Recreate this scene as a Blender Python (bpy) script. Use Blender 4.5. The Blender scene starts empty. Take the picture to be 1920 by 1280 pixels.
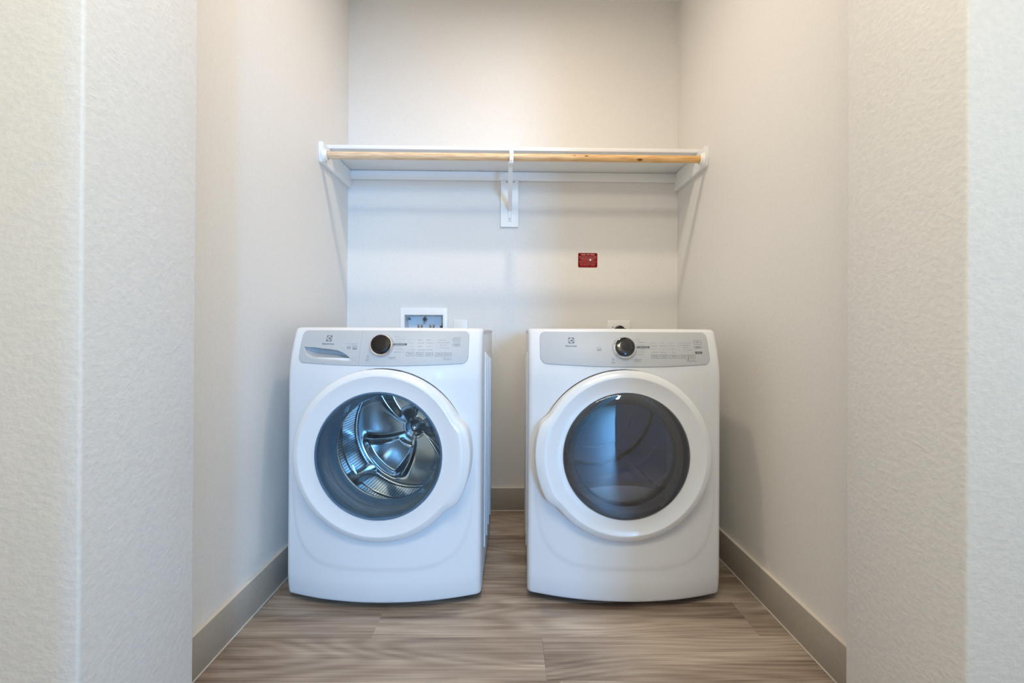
import bpy, bmesh, math, random
from mathutils import Vector, Matrix
random.seed(4)
S = bpy.context.scene
C = S.collection

# ------------------------------------------------------------------ camera
F, PX, PY, YAW, PITCH, ROLL, H = 892.13, 966.95, 621.28, .0165, .0038, .0055, .95
cd = bpy.data.cameras.new('camera'); cam = bpy.data.objects.new('camera', cd); C.objects.link(cam)
cd.sensor_width = 36; cd.lens = F / 1920 * 36
cd.shift_x = (960 - PX) / 1920; cd.shift_y = (PY - 640) / 1920
cd.clip_start = .02
cam.matrix_world = (Matrix.Translation((0, 0, H)) @ Matrix.Rotation(-YAW, 4, 'Z')
                    @ Matrix.Rotation(math.pi / 2 + PITCH, 4, 'X') @ Matrix.Rotation(ROLL, 4, 'Z'))
S.camera = cam

# ------------------------------------------------------------------ world, lamps, exposure
W = bpy.data.worlds.new('world'); S.world = W; W.use_nodes = True
bg = W.node_tree.nodes['Background']
bg.inputs[0].default_value = (.80, .88, 1, 1); bg.inputs[1].default_value = .5
def area(name, loc, target, sx, sy, col, power, shape='RECTANGLE'):
    d = bpy.data.lights.new(name, 'AREA'); d.shape = shape; d.size = sx
    if shape in ('RECTANGLE', 'ELLIPSE'): d.size_y = sy
    d.color = col; d.energy = power
    o = bpy.data.objects.new(name, d); C.objects.link(o); o.location = loc
    o.rotation_euler = (Vector(target) - Vector(loc)).to_track_quat('-Z', 'Y').to_euler()
    return o
lamp = area('closet_ceiling_lamp', (.02, 1.60, 2.715), (.02, 1.60, 0), .11, .11, (1, .84, .67), 11.3, 'DISK')
lamp.data.spread = math.radians(180)
area('hall_fill_light', (.0, -.25, 2.70), (.0, -.25, 0), 1.2, .6, (1, .93, .75), 32)  # added soft overhead fill that lifts the ambient light
area('daylight_from_hall_window', (1.70, -5.95, 1.60), (.1, 1.8, .9), .42, 1.3, (.17, .50, 1), 285)
area('blue_side_fill', (1.78, -.42, 1.35), (.5, .1, 1.35), .45, 1.7, (.26, .60, 1), 15)  # added blue fill for the right front wall; no window opening here
S.view_settings.view_transform = 'Standard'; S.view_settings.look = 'None'
S.view_settings.exposure = .12; S.view_settings.gamma = 1; S.view_settings.use_curve_mapping = False
S.cycles.use_denoising = True
S.cycles.max_bounces = 10; S.cycles.diffuse_bounces = 6; S.cycles.glossy_bounces = 6
S.cycles.transparent_max_bounces = 12
S.cycles.sample_clamp_indirect = 4

# ------------------------------------------------------------------ materials
def mat(name, col, rough=.5, metal=0, coat=0, spec=.5):
    m = bpy.data.materials.new(name); m.use_nodes = True
    b = m.node_tree.nodes['Principled BSDF']
    b.inputs['Base Color'].default_value = (*col, 1); b.inputs['Roughness'].default_value = rough
    b.inputs['Metallic'].default_value = metal; b.inputs['Coat Weight'].default_value = coat
    b.inputs['Coat Roughness'].default_value = .08
    b.inputs['Specular IOR Level'].default_value = spec
    return m
def N(m, t, **k):
    n = m.node_tree.nodes.new(t)
    for a, v in k.items(): setattr(n, a, v)
    return n
def L(m, a, b): m.node_tree.links.new(a, b)
def bump(m, scale, strength, dist, detail=3, stretch=(1, 1, 1), rough=.5):
    tc = N(m, 'ShaderNodeTexCoord'); mp = N(m, 'ShaderNodeMapping'); mp.inputs['Scale'].default_value = stretch
    L(m, tc.outputs['Object'], mp.inputs[0])
    no = N(m, 'ShaderNodeTexNoise'); no.inputs['Scale'].default_value = scale; no.inputs['Detail'].default_value = detail
    no.inputs['Roughness'].default_value = rough
    L(m, mp.outputs[0], no.inputs['Vector'])
    bu = N(m, 'ShaderNodeBump'); bu.inputs['Strength'].default_value = strength; bu.inputs['Distance'].default_value = dist
    L(m, no.outputs[0], bu.inputs['Height'])
    L(m, bu.outputs[0], m.node_tree.nodes['Principled BSDF'].inputs['Normal'])
    return no
def tint(m, no, c1, c2, p1=.35, p2=.65):
    r = N(m, 'ShaderNodeValToRGB'); e = r.color_ramp.elements
    e[0].position = p1; e[0].color = (*c1, 1); e[1].position = p2; e[1].color = (*c2, 1)
    L(m, no.outputs[0], r.inputs[0]); L(m, r.outputs[0], m.node_tree.nodes['Principled BSDF'].inputs['Base Color'])
    return r
M = {}
M['wall'] = mat('wall_paint', (.76, .735, .70), .55)
tint(M['wall'], bump(M['wall'], 110, .35, .0016, 3), (.745, .722, .688), (.772, .748, .715))
M['jamb'] = mat('opening_wall_paint', (.76, .73, .69), .55)
tint(M['jamb'], bump(M['jamb'], 85, .55, .0022, 3, (1, 1, 1.25)), (.735, .715, .68), (.775, .75, .71))
M['ceil'] = mat('ceiling_paint', (.80, .78, .75), .7); bump(M['ceil'], 120, .3, .0012)
M['trimw'] = mat('white_trim_paint', (.86, .86, .85), .32); bump(M['trimw'], 30, .05, .0006)
M['base'] = mat('taupe_baseboard_paint', (.335, .30, .262), .38)
tint(M['base'], bump(M['base'], 60, .06, .0005), (.365, .325, .272), (.39, .35, .295))
M['caulk'] = mat('caulk', (.62, .57, .50), .5); bump(M['caulk'], 80, .1, .0005)
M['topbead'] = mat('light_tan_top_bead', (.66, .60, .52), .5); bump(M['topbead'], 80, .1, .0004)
M['enamel'] = mat('white_enamel', (.725, .73, .74), .40, coat=.03, spec=.4); bump(M['enamel'], 400, .02, .0002)
M['sidepaint'] = mat('cabinet_side_enamel', (.72, .73, .74), .3); bump(M['sidepaint'], 300, .03, .0002)
M['doorpl'] = mat('white_door_plastic', (.745, .75, .755), .2, coat=.35); bump(M['doorpl'], 300, .01, .0002)
M['panel'] = mat('silver_grey_panel', (.46, .475, .49), .42, coat=0); bump(M['panel'], 500, .02, .0002)
M['ink'] = mat('dark_print', (.10, .11, .13), .5); bump(M['ink'], 300, .02, .0001)
M['ink2'] = mat('grey_print', (.24, .25, .27), .5); bump(M['ink2'], 300, .02, .0001)
M['inkw'] = mat('light_print', (.70, .71, .72), .5); bump(M['inkw'], 300, .02, .0001)
M['chrome'] = mat('chrome', (.82, .82, .83), .12, 1); bump(M['chrome'], 200, .02, .0001)
M['dial'] = mat('gloss_black_dial', (.010, .007, .006), .16, coat=.6); bump(M['dial'], 200, .01, .0001)
M['dial2'] = mat('satin_black_dial', (.012, .008, .007), .38, spec=.25); bump(M['dial2'], 200, .01, .0001)
M['rubber'] = mat('grey_gasket_rubber', (.13, .17, .215), .38); bump(M['rubber'], 40, .15, .001)
M['dark'] = mat('dark_underside', (.02, .02, .022), .6); bump(M['dark'], 60, .1, .001)
M['steel'] = mat('stainless_drum', (.90, .90, .90), .13, 1); bump(M['steel'], 6, .25, .006, 2)
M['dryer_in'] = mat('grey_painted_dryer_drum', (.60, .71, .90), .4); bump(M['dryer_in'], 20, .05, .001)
M['dryer_lip'] = mat('pale_grey_dryer_front', (.55, .54, .53), .45); bump(M['dryer_lip'], 20, .05, .001)
M['smoke_ring'] = mat('charcoal_ring', (.035, .033, .034), .3); bump(M['smoke_ring'], 60, .02, .0002)
M['red'] = mat('red_sticker', (.2, .003, .005), .6, spec=.15); tint(M['red'], bump(M['red'], 25, .03, .0003), (.19, .001, .002), (.25, .002, .004))
M['stxt'] = mat('pink_white_print', (.74, .36, .34), .5); bump(M['stxt'], 200, .02, .0001)
M['plate'] = mat('white_plastic_plate', (.80, .79, .76), .3); bump(M['plate'], 100, .02, .0002)
M['black'] = mat('black_receptacle', (.012, .010, .010), .3); bump(M['black'], 100, .05, .0003)
M['brass'] = mat('valve_metal', (.30, .20, .12), .35, 1); bump(M['brass'], 80, .1, .0004)
M['screw'] = mat('screw_zinc', (.35, .35, .36), .35, 1); bump(M['screw'], 200, .1, .0002)

# pine rod: grain along x, paler to the left, honey to the right, knots
m = M['pine'] = mat('pine_rod', (.8, .6, .38), .42)
no = bump(m, 14, .08, .0006, 4, (.9, 14, 14))
tc = N(m, 'ShaderNodeTexCoord'); sx = N(m, 'ShaderNodeSeparateXYZ'); L(m, tc.outputs['Object'], sx.inputs[0])
mr = N(m, 'ShaderNodeMapRange'); mr.inputs[1].default_value = -.85; mr.inputs[2].default_value = .9; L(m, sx.outputs[0], mr.inputs[0])
r1 = N(m, 'ShaderNodeValToRGB'); e = r1.color_ramp.elements
e[0].position = .32; e[0].color = (.60, .40, .25, 1); e[1].position = .62; e[1].color = (.80, .64, .46, 1); L(m, no.outputs[0], r1.inputs[0])
r2 = N(m, 'ShaderNodeValToRGB'); e = r2.color_ramp.elements
e[0].position = .32; e[0].color = (.62, .30, .09, 1); e[1].position = .62; e[1].color = (.84, .52, .20, 1); L(m, no.outputs[0], r2.inputs[0])
mx = N(m, 'ShaderNodeMix', data_type='RGBA'); L(m, mr.outputs[0], mx.inputs[0]); L(m, r1.outputs[0], mx.inputs[6]); L(m, r2.outputs[0], mx.inputs[7])
prev = mx.outputs[2]
for kx, kz, ks in ((.355, .004, .008), (.60, -.009, .011), (.30, .006, .005)):
    mp = N(m, 'ShaderNodeMapping'); mp.inputs['Location'].default_value = (-kx, .018, -kz); L(m, tc.outputs['Object'], mp.inputs[0])
    mp2 = N(m, 'ShaderNodeMapping'); mp2.inputs['Scale'].default_value = (.55 / ks, 0, 1.6 / ks); L(m, mp.outputs[0], mp2.inputs[0])
    ln = N(m, 'ShaderNodeVectorMath', operation='LENGTH'); L(m, mp2.outputs[0], ln.inputs[0])
    rk = N(m, 'ShaderNodeMapRange'); rk.inputs[1].default_value = .35; rk.inputs[2].default_value = .9; L(m, ln.outputs['Value'], rk.inputs[0])
    mk = N(m, 'ShaderNodeMix', data_type='RGBA'); mk.inputs[6].default_value = (.13, .045, .015, 1)
    L(m, rk.outputs[0], mk.inputs[0]); L(m, prev, mk.inputs[7]); prev = mk.outputs[2]
L(m, prev, m.node_tree.nodes['Principled BSDF'].inputs['Base Color'])

# vinyl plank: grain along x, each plank its own offset and tone
m = M['plank'] = mat('greybrown_wood_plank', (.3, .24, .19), .42)
tc = N(m, 'ShaderNodeTexCoord'); oi = N(m, 'ShaderNodeObjectInfo')
off = N(m, 'ShaderNodeVectorMath', operation='SCALE'); off.inputs[0].default_value = (7, 13, 5); L(m, oi.outputs['Random'], off.inputs['Scale'])
ad = N(m, 'ShaderNodeVectorMath', operation='ADD'); L(m, tc.outputs['Object'], ad.inputs[0]); L(m, off.outputs[0], ad.inputs[1])
def nz(scale, stretch, detail=4, dist=0):
    mp = N(m, 'ShaderNodeMapping'); mp.inputs['Scale'].default_value = stretch; L(m, ad.outputs[0], mp.inputs[0])
    n = N(m, 'ShaderNodeTexNoise'); n.inputs['Scale'].default_value = scale; n.inputs['Detail'].default_value = detail; n.inputs['Distortion'].default_value = dist
    L(m, mp.outputs[0], n.inputs['Vector']); return n
g1 = nz(5, (.30, 11, 1), 8, .25); g2 = nz(34, (.14, 20, 1), 4, .05); g3 = nz(2.4, (.6, 3.0, 1), 5, .7); g4 = nz(1.5, (.55, 3.4, 1), 1, .2)
g1.inputs['Roughness'].default_value = .68
def mixv(a, b, f):
    x = N(m, 'ShaderNodeMix'); x.inputs[0].default_value = f; L(m, a, x.inputs[2]); L(m, b, x.inputs[3]); return x.outputs[0]
mu = N(m, 'ShaderNodeMath', operation='MULTIPLY'); mu.inputs[1].default_value = 95; L(m, g4.outputs[0], mu.inputs[0])
si = N(m, 'ShaderNodeMath', operation='SINE'); L(m, mu.outputs[0], si.inputs[0])
ha = N(m, 'ShaderNodeMath', operation='MULTIPLY_ADD'); ha.inputs[1].default_value = .5; ha.inputs[2].default_value = .5; L(m, si.outputs[0], ha.inputs[0])
v = mixv(mixv(g1.outputs[0], g2.outputs[0], .46), g3.outputs[0], .45); v = mixv(v, ha.outputs[0], .055)
fb = nz(16, (.16, 30, 1), 3, .0); fr_ = N(m, 'ShaderNodeMapRange'); fr_.inputs[1].default_value = .30; fr_.inputs[2].default_value = .50; fr_.inputs[3].default_value = .62; L(m, fb.outputs[0], fr_.inputs[0])
r = N(m, 'ShaderNodeValToRGB'); e = r.color_ramp.elements
e[0].position = .38; e[0].color = (.145, .098, .070, 1); e[1].position = .64; e[1].color = (.52, .43, .345, 1)
x = r.color_ramp.elements.new(.5); x.color = (.315, .245, .19, 1)
L(m, v, r.inputs[0])
hs = N(m, 'ShaderNodeHueSaturation'); ma = N(m, 'ShaderNodeMapRange'); ma.inputs[3].default_value = .94; ma.inputs[4].default_value = 1.14
L(m, oi.outputs['Random'], ma.inputs[0]); L(m, ma.outputs[0], hs.inputs['Value']); L(m, r.outputs[0], hs.inputs['Color'])
vm = N(m, 'ShaderNodeVectorMath', operation='SCALE'); L(m, hs.outputs[0], vm.inputs[0]); L(m, fr_.outputs[0], vm.inputs['Scale'])
b = m.node_tree.nodes['Principled BSDF']; L(m, vm.outputs[0], b.inputs['Base Color'])
bu = N(m, 'ShaderNodeBump'); bu.inputs['Strength'].default_value = .25; bu.inputs['Distance'].default_value = .0008
L(m, g2.outputs[0], bu.inputs['Height']); L(m, bu.outputs[0], b.inputs['Normal'])

# perforated stainless: rows of dark dots in the drum's own UV
m = M['perf'] = mat('perforated_stainless', (.70, .72, .74), .20, 1)
uv = N(m, 'ShaderNodeUVMap'); 
mp = N(m, 'ShaderNodeMapping'); mp.inputs['Scale'].default_value = (150, 34, 1); L(m, uv.outputs[0], mp.inputs[0])
fr = N(m, 'ShaderNodeVectorMath', operation='FRACTION'); L(m, mp.outputs[0], fr.inputs[0])
sb = N(m, 'ShaderNodeVectorMath', operation='SUBTRACT'); sb.inputs[1].default_value = (.5, .5, 0); L(m, fr.outputs[0], sb.inputs[0])
ln = N(m, 'ShaderNodeVectorMath', operation='LENGTH'); L(m, sb.outputs[0], ln.inputs[0])
mr = N(m, 'ShaderNodeMapRange'); mr.inputs[1].default_value = .24; mr.inputs[2].default_value = .34; L(m, ln.outputs['Value'], mr.inputs[0])
mx = N(m, 'ShaderNodeMix', data_type='RGBA'); mx.inputs[6].default_value = (.02, .03, .05, 1); mx.inputs[7].default_value = (.72, .74, .76, 1)
L(m, mr.outputs[0], mx.inputs[0]); b = m.node_tree.nodes['Principled BSDF']; L(m, mx.outputs[2], b.inputs['Base Color'])
bu = N(m, 'ShaderNodeBump'); bu.inputs['Strength'].default_value = .5; bu.inputs['Distance'].default_value = .002
L(m, mr.outputs[0], bu.inputs['Height']); L(m, bu.outputs[0], b.inputs['Normal'])

# stained inside of the supply box
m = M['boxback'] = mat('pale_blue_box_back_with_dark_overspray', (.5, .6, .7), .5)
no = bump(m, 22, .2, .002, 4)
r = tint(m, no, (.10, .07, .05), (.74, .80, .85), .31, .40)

def glass(name, tintc, gl=.08, rough=.02, fr=1.0):
    m = bpy.data.materials.new(name); m.use_nodes = True; nt = m.node_tree; nt.nodes.clear()
    out = nt.nodes.new('ShaderNodeOutputMaterial'); mix = nt.nodes.new('ShaderNodeMixShader')
    tr = nt.nodes.new('ShaderNodeBsdfTransparent'); tr.inputs[0].default_value = (*tintc, 1)
    g = nt.nodes.new('ShaderNodeBsdfGlossy'); g.inputs['Roughness'].default_value = rough
    lw = nt.nodes.new('ShaderNodeFresnel'); lw.inputs[0].default_value = 1.5
    a = nt.nodes.new('ShaderNodeMath'); a.operation = 'MULTIPLY_ADD'; a.inputs[1].default_value = fr; a.inputs[2].default_value = gl
    no = nt.nodes.new('ShaderNodeTexNoise'); no.inputs['Scale'].default_value = 3
    bu = nt.nodes.new('ShaderNodeBump'); bu.inputs['Strength'].default_value = .02; bu.inputs['Distance'].default_value = .002
    nt.links.new(no.outputs[0], bu.inputs['Height']); nt.links.new(bu.outputs[0], g.inputs['Normal'])
    nt.links.new(lw.outputs[0], a.inputs[0]); nt.links.new(a.outputs[0], mix.inputs[0])
    nt.links.new(tr.outputs[0], mix.inputs[1]); nt.links.new(g.outputs[0], mix.inputs[2]); nt.links.new(mix.outputs[0], out.inputs[0])
    return m
M['wglass'] = glass('blue_tinted_door_glass', (.84, .95, 1.0), .01, .02, .25)
M['dglass'] = glass('smoked_door_glass', (.84, .86, .90), .11)

# ------------------------------------------------------------------ mesh helpers
def link(name, me, material, parent=None, loc=None, sharp=35):
    o = bpy.data.objects.new(name, me); C.objects.link(o)
    if material and not me.materials: me.materials.append(material)
    if parent: o.parent = parent
    if loc: o.location = loc
    if sharp:
        for p in me.polygons: p.use_smooth = True
        me.set_sharp_from_angle(angle=math.radians(sharp))
    return o
def from_bm(name, bm, material, parent=None, loc=None, sharp=35):
    bmesh.ops.recalc_face_normals(bm, faces=bm.faces)
    me = bpy.data.meshes.new(name); bm.to_mesh(me); bm.free()
    return link(name, me, material, parent, loc, sharp)
def add_box(bm, a, b, bev=0, seg=2):
    c = [(x + y) / 2 for x, y in zip(a, b)]; s = [abs(y - x) for x, y in zip(a, b)]
    r = bmesh.ops.create_cube(bm, size=1, matrix=Matrix.Translation(c) @ Matrix.Diagonal((*s, 1)))
    if bev:
        es = {e for v in r['verts'] for e in v.link_edges}
        bmesh.ops.bevel(bm, geom=list(es), offset=bev, segments=seg, affect='EDGES', profile=.5)
def box(name, a, b, material, parent=None, bev=0, seg=2):
    bm = bmesh.new(); add_box(bm, a, b, bev, seg); return from_bm(name, bm, material, parent)
def prism_x(bm, pts, x0, x1):          # pts = [(y, z)] extruded along x
    a = [bm.verts.new((x0, y, z)) for y, z in pts]; b = [bm.verts.new((x1, y, z)) for y, z in pts]
    n = len(pts); bm.faces.new(a); bm.faces.new(b[::-1])
    for i in range(n): bm.faces.new((a[i], b[i], b[(i + 1) % n], a[(i + 1) % n]))
def lathe_y(bm, prof, cx, cz, seg=96, rf=None, close=False):   # prof = [(r, y)] round the y axis
    rings = []
    for r, y in prof:
        if r < 1e-6: rings.append([bm.verts.new((cx, y, cz))]); continue
        ring = []
        for i in range(seg):
            t = 2 * math.pi * i / seg; q = rf(r, t) if rf else r
            ring.append(bm.verts.new((cx + q * math.cos(t), y, cz + q * math.sin(t))))
        rings.append(ring)
    pairs = list(zip(rings, rings[1:]))
    if close: pairs.append((rings[-1], rings[0]))
    for a, b in pairs:
        if len(a) == 1 and len(b) == 1: continue
        for i in range(seg):
            j = (i + 1) % seg
            if len(b) == 1: bm.faces.new((a[i], a[j], b[0]))
            elif len(a) == 1: bm.faces.new((a[0], b[j], b[i]))
            else: bm.faces.new((a[i], a[j], b[j], b[i]))
    return rings
def lathe(name, prof, cx, cz, material, parent, seg=96, rf=None, close=False, sharp=35):
    bm = bmesh.new(); lathe_y(bm, prof, cx, cz, seg, rf, close); return from_bm(name, bm, material, parent, None, sharp)
def boolean(o, cutters):
    dg = None
    for k in cutters:
        md = o.modifiers.new('cut', 'BOOLEAN'); md.operation = 'DIFFERENCE'; md.object = k; md.solver = 'EXACT'
    bpy.context.view_layer.update()
    dg = bpy.context.evaluated_depsgraph_get()
    me = bpy.data.meshes.new_from_object(o.evaluated_get(dg)); o.modifiers.clear(); o.data = me
    for k in cutters: bpy.data.objects.remove(k, do_unlink=True)
    for p in me.polygons: p.use_smooth = True
    me.set_sharp_from_angle(angle=math.radians(35))
def empty(name, loc, label, cat, group=None):
    o = bpy.data.objects.new(name, None); C.objects.link(o); o.location = loc; o.empty_display_size = .05
    o['label'] = label; o['category'] = cat
    if group: o['group'] = group
    return o
def tag(o, label, cat): o['label'] = label; o['category'] = cat; return o
def struct(o, label=None):
    o['kind'] = 'structure'
    if label: o['label'] = label
    return o

# ------------------------------------------------------------------ the room shell
WL, WR, ZB, CH = -.861, .916, 2.562, 2.754
NY0, NY1 = .807, 1.10                      # the opening's wall, near and far face
XL, XR = -.713, .791                       # its two reveals
bm = bmesh.new(); add_box(bm, (WL - .12, ZB, 0), (WR + .12, ZB + .15, CH)); wb = from_bm('wall_back', bm, M['wall'])
cut = box('cut', (-.553, ZB - .1, .86), (-.348, ZB + .09, 1.046), None); boolean(wb, [cut])
struct(wb, 'back wall of the laundry closet')
struct(box('wall_left', (WL - .12, NY1 + .001, 0), (WL, ZB, CH), M['wall']), 'left side wall of the laundry closet')
struct(box('wall_right', (WR, NY1 + .001, 0), (WR + .12, ZB, CH), M['wall']), 'right side wall of the laundry closet')
struct(box('wall_front_left', (-2.0, NY0, 0), (XL, NY1, CH), M['jamb'], None, .006, 3), 'textured drywall beside the opening on the left')
struct(box('wall_front_right', (XR, NY0, 0), (2.4, NY1, CH), M['jamb'], None, .006, 3), 'textured drywall beside the opening on the right')
struct(box('ceiling', (-2.1, -6.1, CH), (2.5, ZB + .12, CH + .1), M['ceil']), 'ceiling')
# the hall behind the photographer, seen only in reflections
struct(box('wall_hall_left', (-2.12, -6.0, 0), (-2.0, NY0 + .1, CH), M['wall']))
struct(box('wall_hall_right', (1.8, -.8, 0), (1.92, NY0 + .1, CH), M['wall']))
struct(box('wall_far_right', (2.4, -6.0, 0), (2.52, -.8, CH), M['wall']))
struct(box('wall_blocker_left', (-2.0, -.95, 0), (-.12, -.80, CH), M['wall'], None, .004, 2))  # unseen, added to keep window light off the left front wall
struct(box('wall_blocker_top', (-.12, -.95, 2.03), (.80, -.80, CH), M['wall'], None))  # unseen, added to cut the window light above the shelf
struct(box('wall_blocker_right', (.80, -.95, 0), (2.4, -.80, CH), M['wall'], None, .004, 2))  # unseen wall, widened to block window light from the right side
bm = bmesh.new()
add_box(bm, (-2.0, -6.1, 2.4), (2.4, -6.0, CH)); add_box(bm, (.6, -6.1, 0), (1.4, -6.0, 2.4)); add_box(bm, (2.0, -6.1, 0), (2.4, -6.0, 2.4))
add_box(bm, (-2.0, -6.1, 0), (-1.0, -6.0, 2.4))
struct(from_bm('wall_hall_back', bm, M['wall']))

fl = struct(box('floor', (-2.1, -6.1, -.06), (2.5, ZB + .05, -.006), M['dark']), 'grey brown wood plank floor')
PW, PL = .188, 1.22
def plank(x0, x1, y0, y1):
    bm = bmesh.new(); add_box(bm, (x0 + .00012, y0 + .00012, -.006), (x1 - .00012, y1 - .00012, 0), .0004, 1)
    c = Vector(((x0 + x1) / 2, (y0 + y1) / 2, 0)); bmesh.ops.translate(bm, verts=bm.verts, vec=-c)
    return from_bm('plank', bm, M['plank'], fl, c, 35)
row = 0
for k in range(-26, 7):
    y0 = 1.492 + k * PW - (PW if False else 0); y1 = y0 + PW
    if y0 > ZB: break
    y1 = min(y1, ZB)
    joint = {-1: .112, 0: -.420}.get(k, random.Random(k).uniform(-1, .2))
    lo, hi = (WL, WR) if y0 >= NY1 else ((-2.0, 2.4) if y1 <= NY1 + .2 and y0 < NY0 else (WL, WR))
    if y0 < -.6: continue
    x = joint - 3 * PL
    while x < hi:
        a, b2 = max(x, lo), min(x + PL, hi)
        if b2 - a > .001: plank(a, b2, y0, y1)
        x += PL
struct(box('floor_hall', (-2.0, -6.0, -.006), (2.4, 1.492 - 11 * PW, 0), M['plank']))

BH, BT = .121, .014
def baseboard(name, a, b, ca, cb, label):
    o = struct(box(name, a, b, M['base'], None, .002, 2), label)
    box('caulk_line', ca, cb, M['caulk'], o, .001, 1)
    (ax, ay, az), (bx_, by_, bz) = a, b
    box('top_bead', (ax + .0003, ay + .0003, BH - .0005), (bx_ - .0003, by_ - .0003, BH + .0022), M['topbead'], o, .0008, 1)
    return o
baseboard('baseboard_left', (WL, NY1, 0), (WL + BT, ZB, BH), (WL + BT - .001, NY1, 0), (WL + BT + .003, ZB - BT, .004), 'taupe baseboard along the left wall')
baseboard('baseboard_right', (WR - BT, NY1, 0), (WR, ZB, BH), (WR - BT - .003, NY1, 0), (WR - BT + .001, ZB - BT, .004), 'taupe baseboard along the right wall')
baseboard('baseboard_back', (WL + BT, ZB - BT, 0), (WR - BT, ZB, BH), (WL + BT, ZB - BT - .003, 0), (WR - BT, ZB - BT + .001, .004), 'taupe baseboard along the back wall')

# ------------------------------------------------------------------ shelf, rod, bracket
SY, SZ, ST = 2.25, 1.815, .018
sh = empty('closet_shelf', (0, ZB, SZ), 'white painted shelf on wall cleats spanning the closet above both machines', 'shelf')
def pbox(name, a, b, material, parent, bev=.0015, seg=2):
    o = box(name, a, b, material, None, bev, seg); o.parent = parent; o.matrix_parent_inverse = Matrix.Translation(parent.location).inverted(); return o
pbox('shelf_board', (WL + .002, SY, SZ), (WR - .002, ZB - .001, SZ + ST), M['trimw'], sh)
def cleat(x0, x1):
    bm = bmesh.new()
    zb = 1.722; y0 = 2.165
    pts = [(ZB - .001, zb), (y0 + .030, zb), (y0 + .012, zb + .006), (y0, zb + .030), (y0, SZ - .001), (ZB - .001, SZ - .001)]
    pts = [(ZB - .001, zb), (y0 + .012, zb), (y0 + .003, zb + .004), (y0, zb + .013), (y0, SZ - .001), (ZB - .001, SZ - .001)]
    prism_x(bm, pts, x0, x1); bmesh.ops.bevel(bm, geom=bm.edges[:], offset=.001, segments=1, affect='EDGES')
    o = from_bm('side_cleat', bm, M['trimw'], sh); o.matrix_parent_inverse = Matrix.Translation(sh.location).inverted(); return o
cleat(WL, WL + .018); cleat(WR - .018, WR)
pbox('back_cleat', (WL + .018, ZB - .018, 1.767), (WR - .018, ZB - .0005, SZ - .001), M['trimw'], sh)

RY, RZ, RR = 2.180, 1.757, .0165
bm = bmesh.new()
bmesh.ops.create_cone(bm, cap_ends=True, segments=40, radius1=RR, radius2=RR, depth=(WR - .034) - (WL + .034),
                      matrix=Matrix.Translation(((WL + WR) / 2 , RY, RZ)) @ Matrix.Rotation(math.pi / 2, 4, 'Y'))
bmesh.ops.translate(bm, verts=bm.verts, vec=(0, -RY, -RZ))
rod = from_bm('closet_rod', bm, M['pine']); rod.location = (0, RY, RZ)
tag(rod, 'round pine wood closet rod with dark knots near its right end, under the shelf', 'closet rod')
def socket(x, d, lab):
    bm = bmesh.new()
    prof = [(.0, 0), (.031, 0), (.032, .002), (.031, .0045), (.025, .006), (.0235, .016), (.0215, .018), (.0185, .018), (.0178, .0165), (.0178, .007), (0, .007)]
    lathe_y(bm, prof, 0, 0, 40)
    bmesh.ops.rotate(bm, verts=bm.verts, matrix=Matrix.Rotation(-d * math.pi / 2, 3, 'Z'))
    o = from_bm('rod_socket', bm, M['trimw']); o.location = (x, RY, RZ)
    tag(o, lab, 'rod socket'); o['group'] = 'round rod sockets'
socket(WL + .0185, 1, 'white round socket holding the left end of the wooden rod')
socket(WR - .0185, -1, 'white round socket holding the right end of the wooden rod')

BX = .006
br = empty('shelf_bracket', (BX, ZB, 1.62), 'white shelf and rod bracket with diagonal brace at the middle of the shelf', 'bracket')
pbox('backer_board', (-.042, ZB - .019, 1.519), (.052, ZB - .0005, 1.766), M['trimw'], br, .001, 1)
bx0, bx1 = BX - .008, BX + .012
def bpart(name, pts, x0=bx0, x1=bx1, mm='trimw', bev=.0012):
    bm = bmesh.new(); prism_x(bm, pts, x0, x1); bmesh.ops.bevel(bm, geom=bm.edges[:], offset=bev, segments=1, affect='EDGES')
    o = from_bm(name, bm, M[mm], br); o.matrix_parent_inverse = Matrix.Translation(br.location).inverted(); return o
yb = ZB - .0195
bpart('wall_plate', [(yb, 1.545), (yb, 1.766), (yb - .004, 1.766), (yb - .004, 1.548)])
bpart('shelf_arm', [(yb, SZ - .0005), (2.235, SZ - .0005), (2.235, SZ - .006), (yb, SZ - .006)])
bpart('diagonal_brace', [(yb - .004, 1.600), (yb - .004, 1.625), (RY + .012, RZ - RR - .003), (RY - .006, RZ - RR - .003), (RY - .004, RZ - RR - .014)])
bpart('hook', [(2.2345, SZ - .0005), (2.215, SZ - .002), (2.156, SZ - .032), (2.148, SZ - .040), (2.146, 1.722), (2.156, 1.716), (RY + .004, RZ - RR - .018), (RY + .016, RZ - RR - .006),
               (RY + .012, RZ - RR - .001), (RY - .002, RZ - RR - .001), (2.158, 1.738), (2.158, 1.772), (2.220, SZ - .0075), (2.2345, SZ - .0065)], BX - .003, BX + .015)
def screw(x, y, z):
    bm = bmesh.new(); lathe_y(bm, [(0, -.002), (.003, -.0015), (.0042, 0), (.0042, .001)], 0, 0, 16)
    o = from_bm('screw', bm, M['screw'], br); o.matrix_parent_inverse = Matrix.Translation(br.location).inverted(); o.location = (x, y, z)
screw(BX + .002, yb - .0045, 1.561); screw(BX + .006, 2.1455, 1.730)
screw(BX - .016, yb, 1.759); screw(BX + .022, yb, 1.759)

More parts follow.
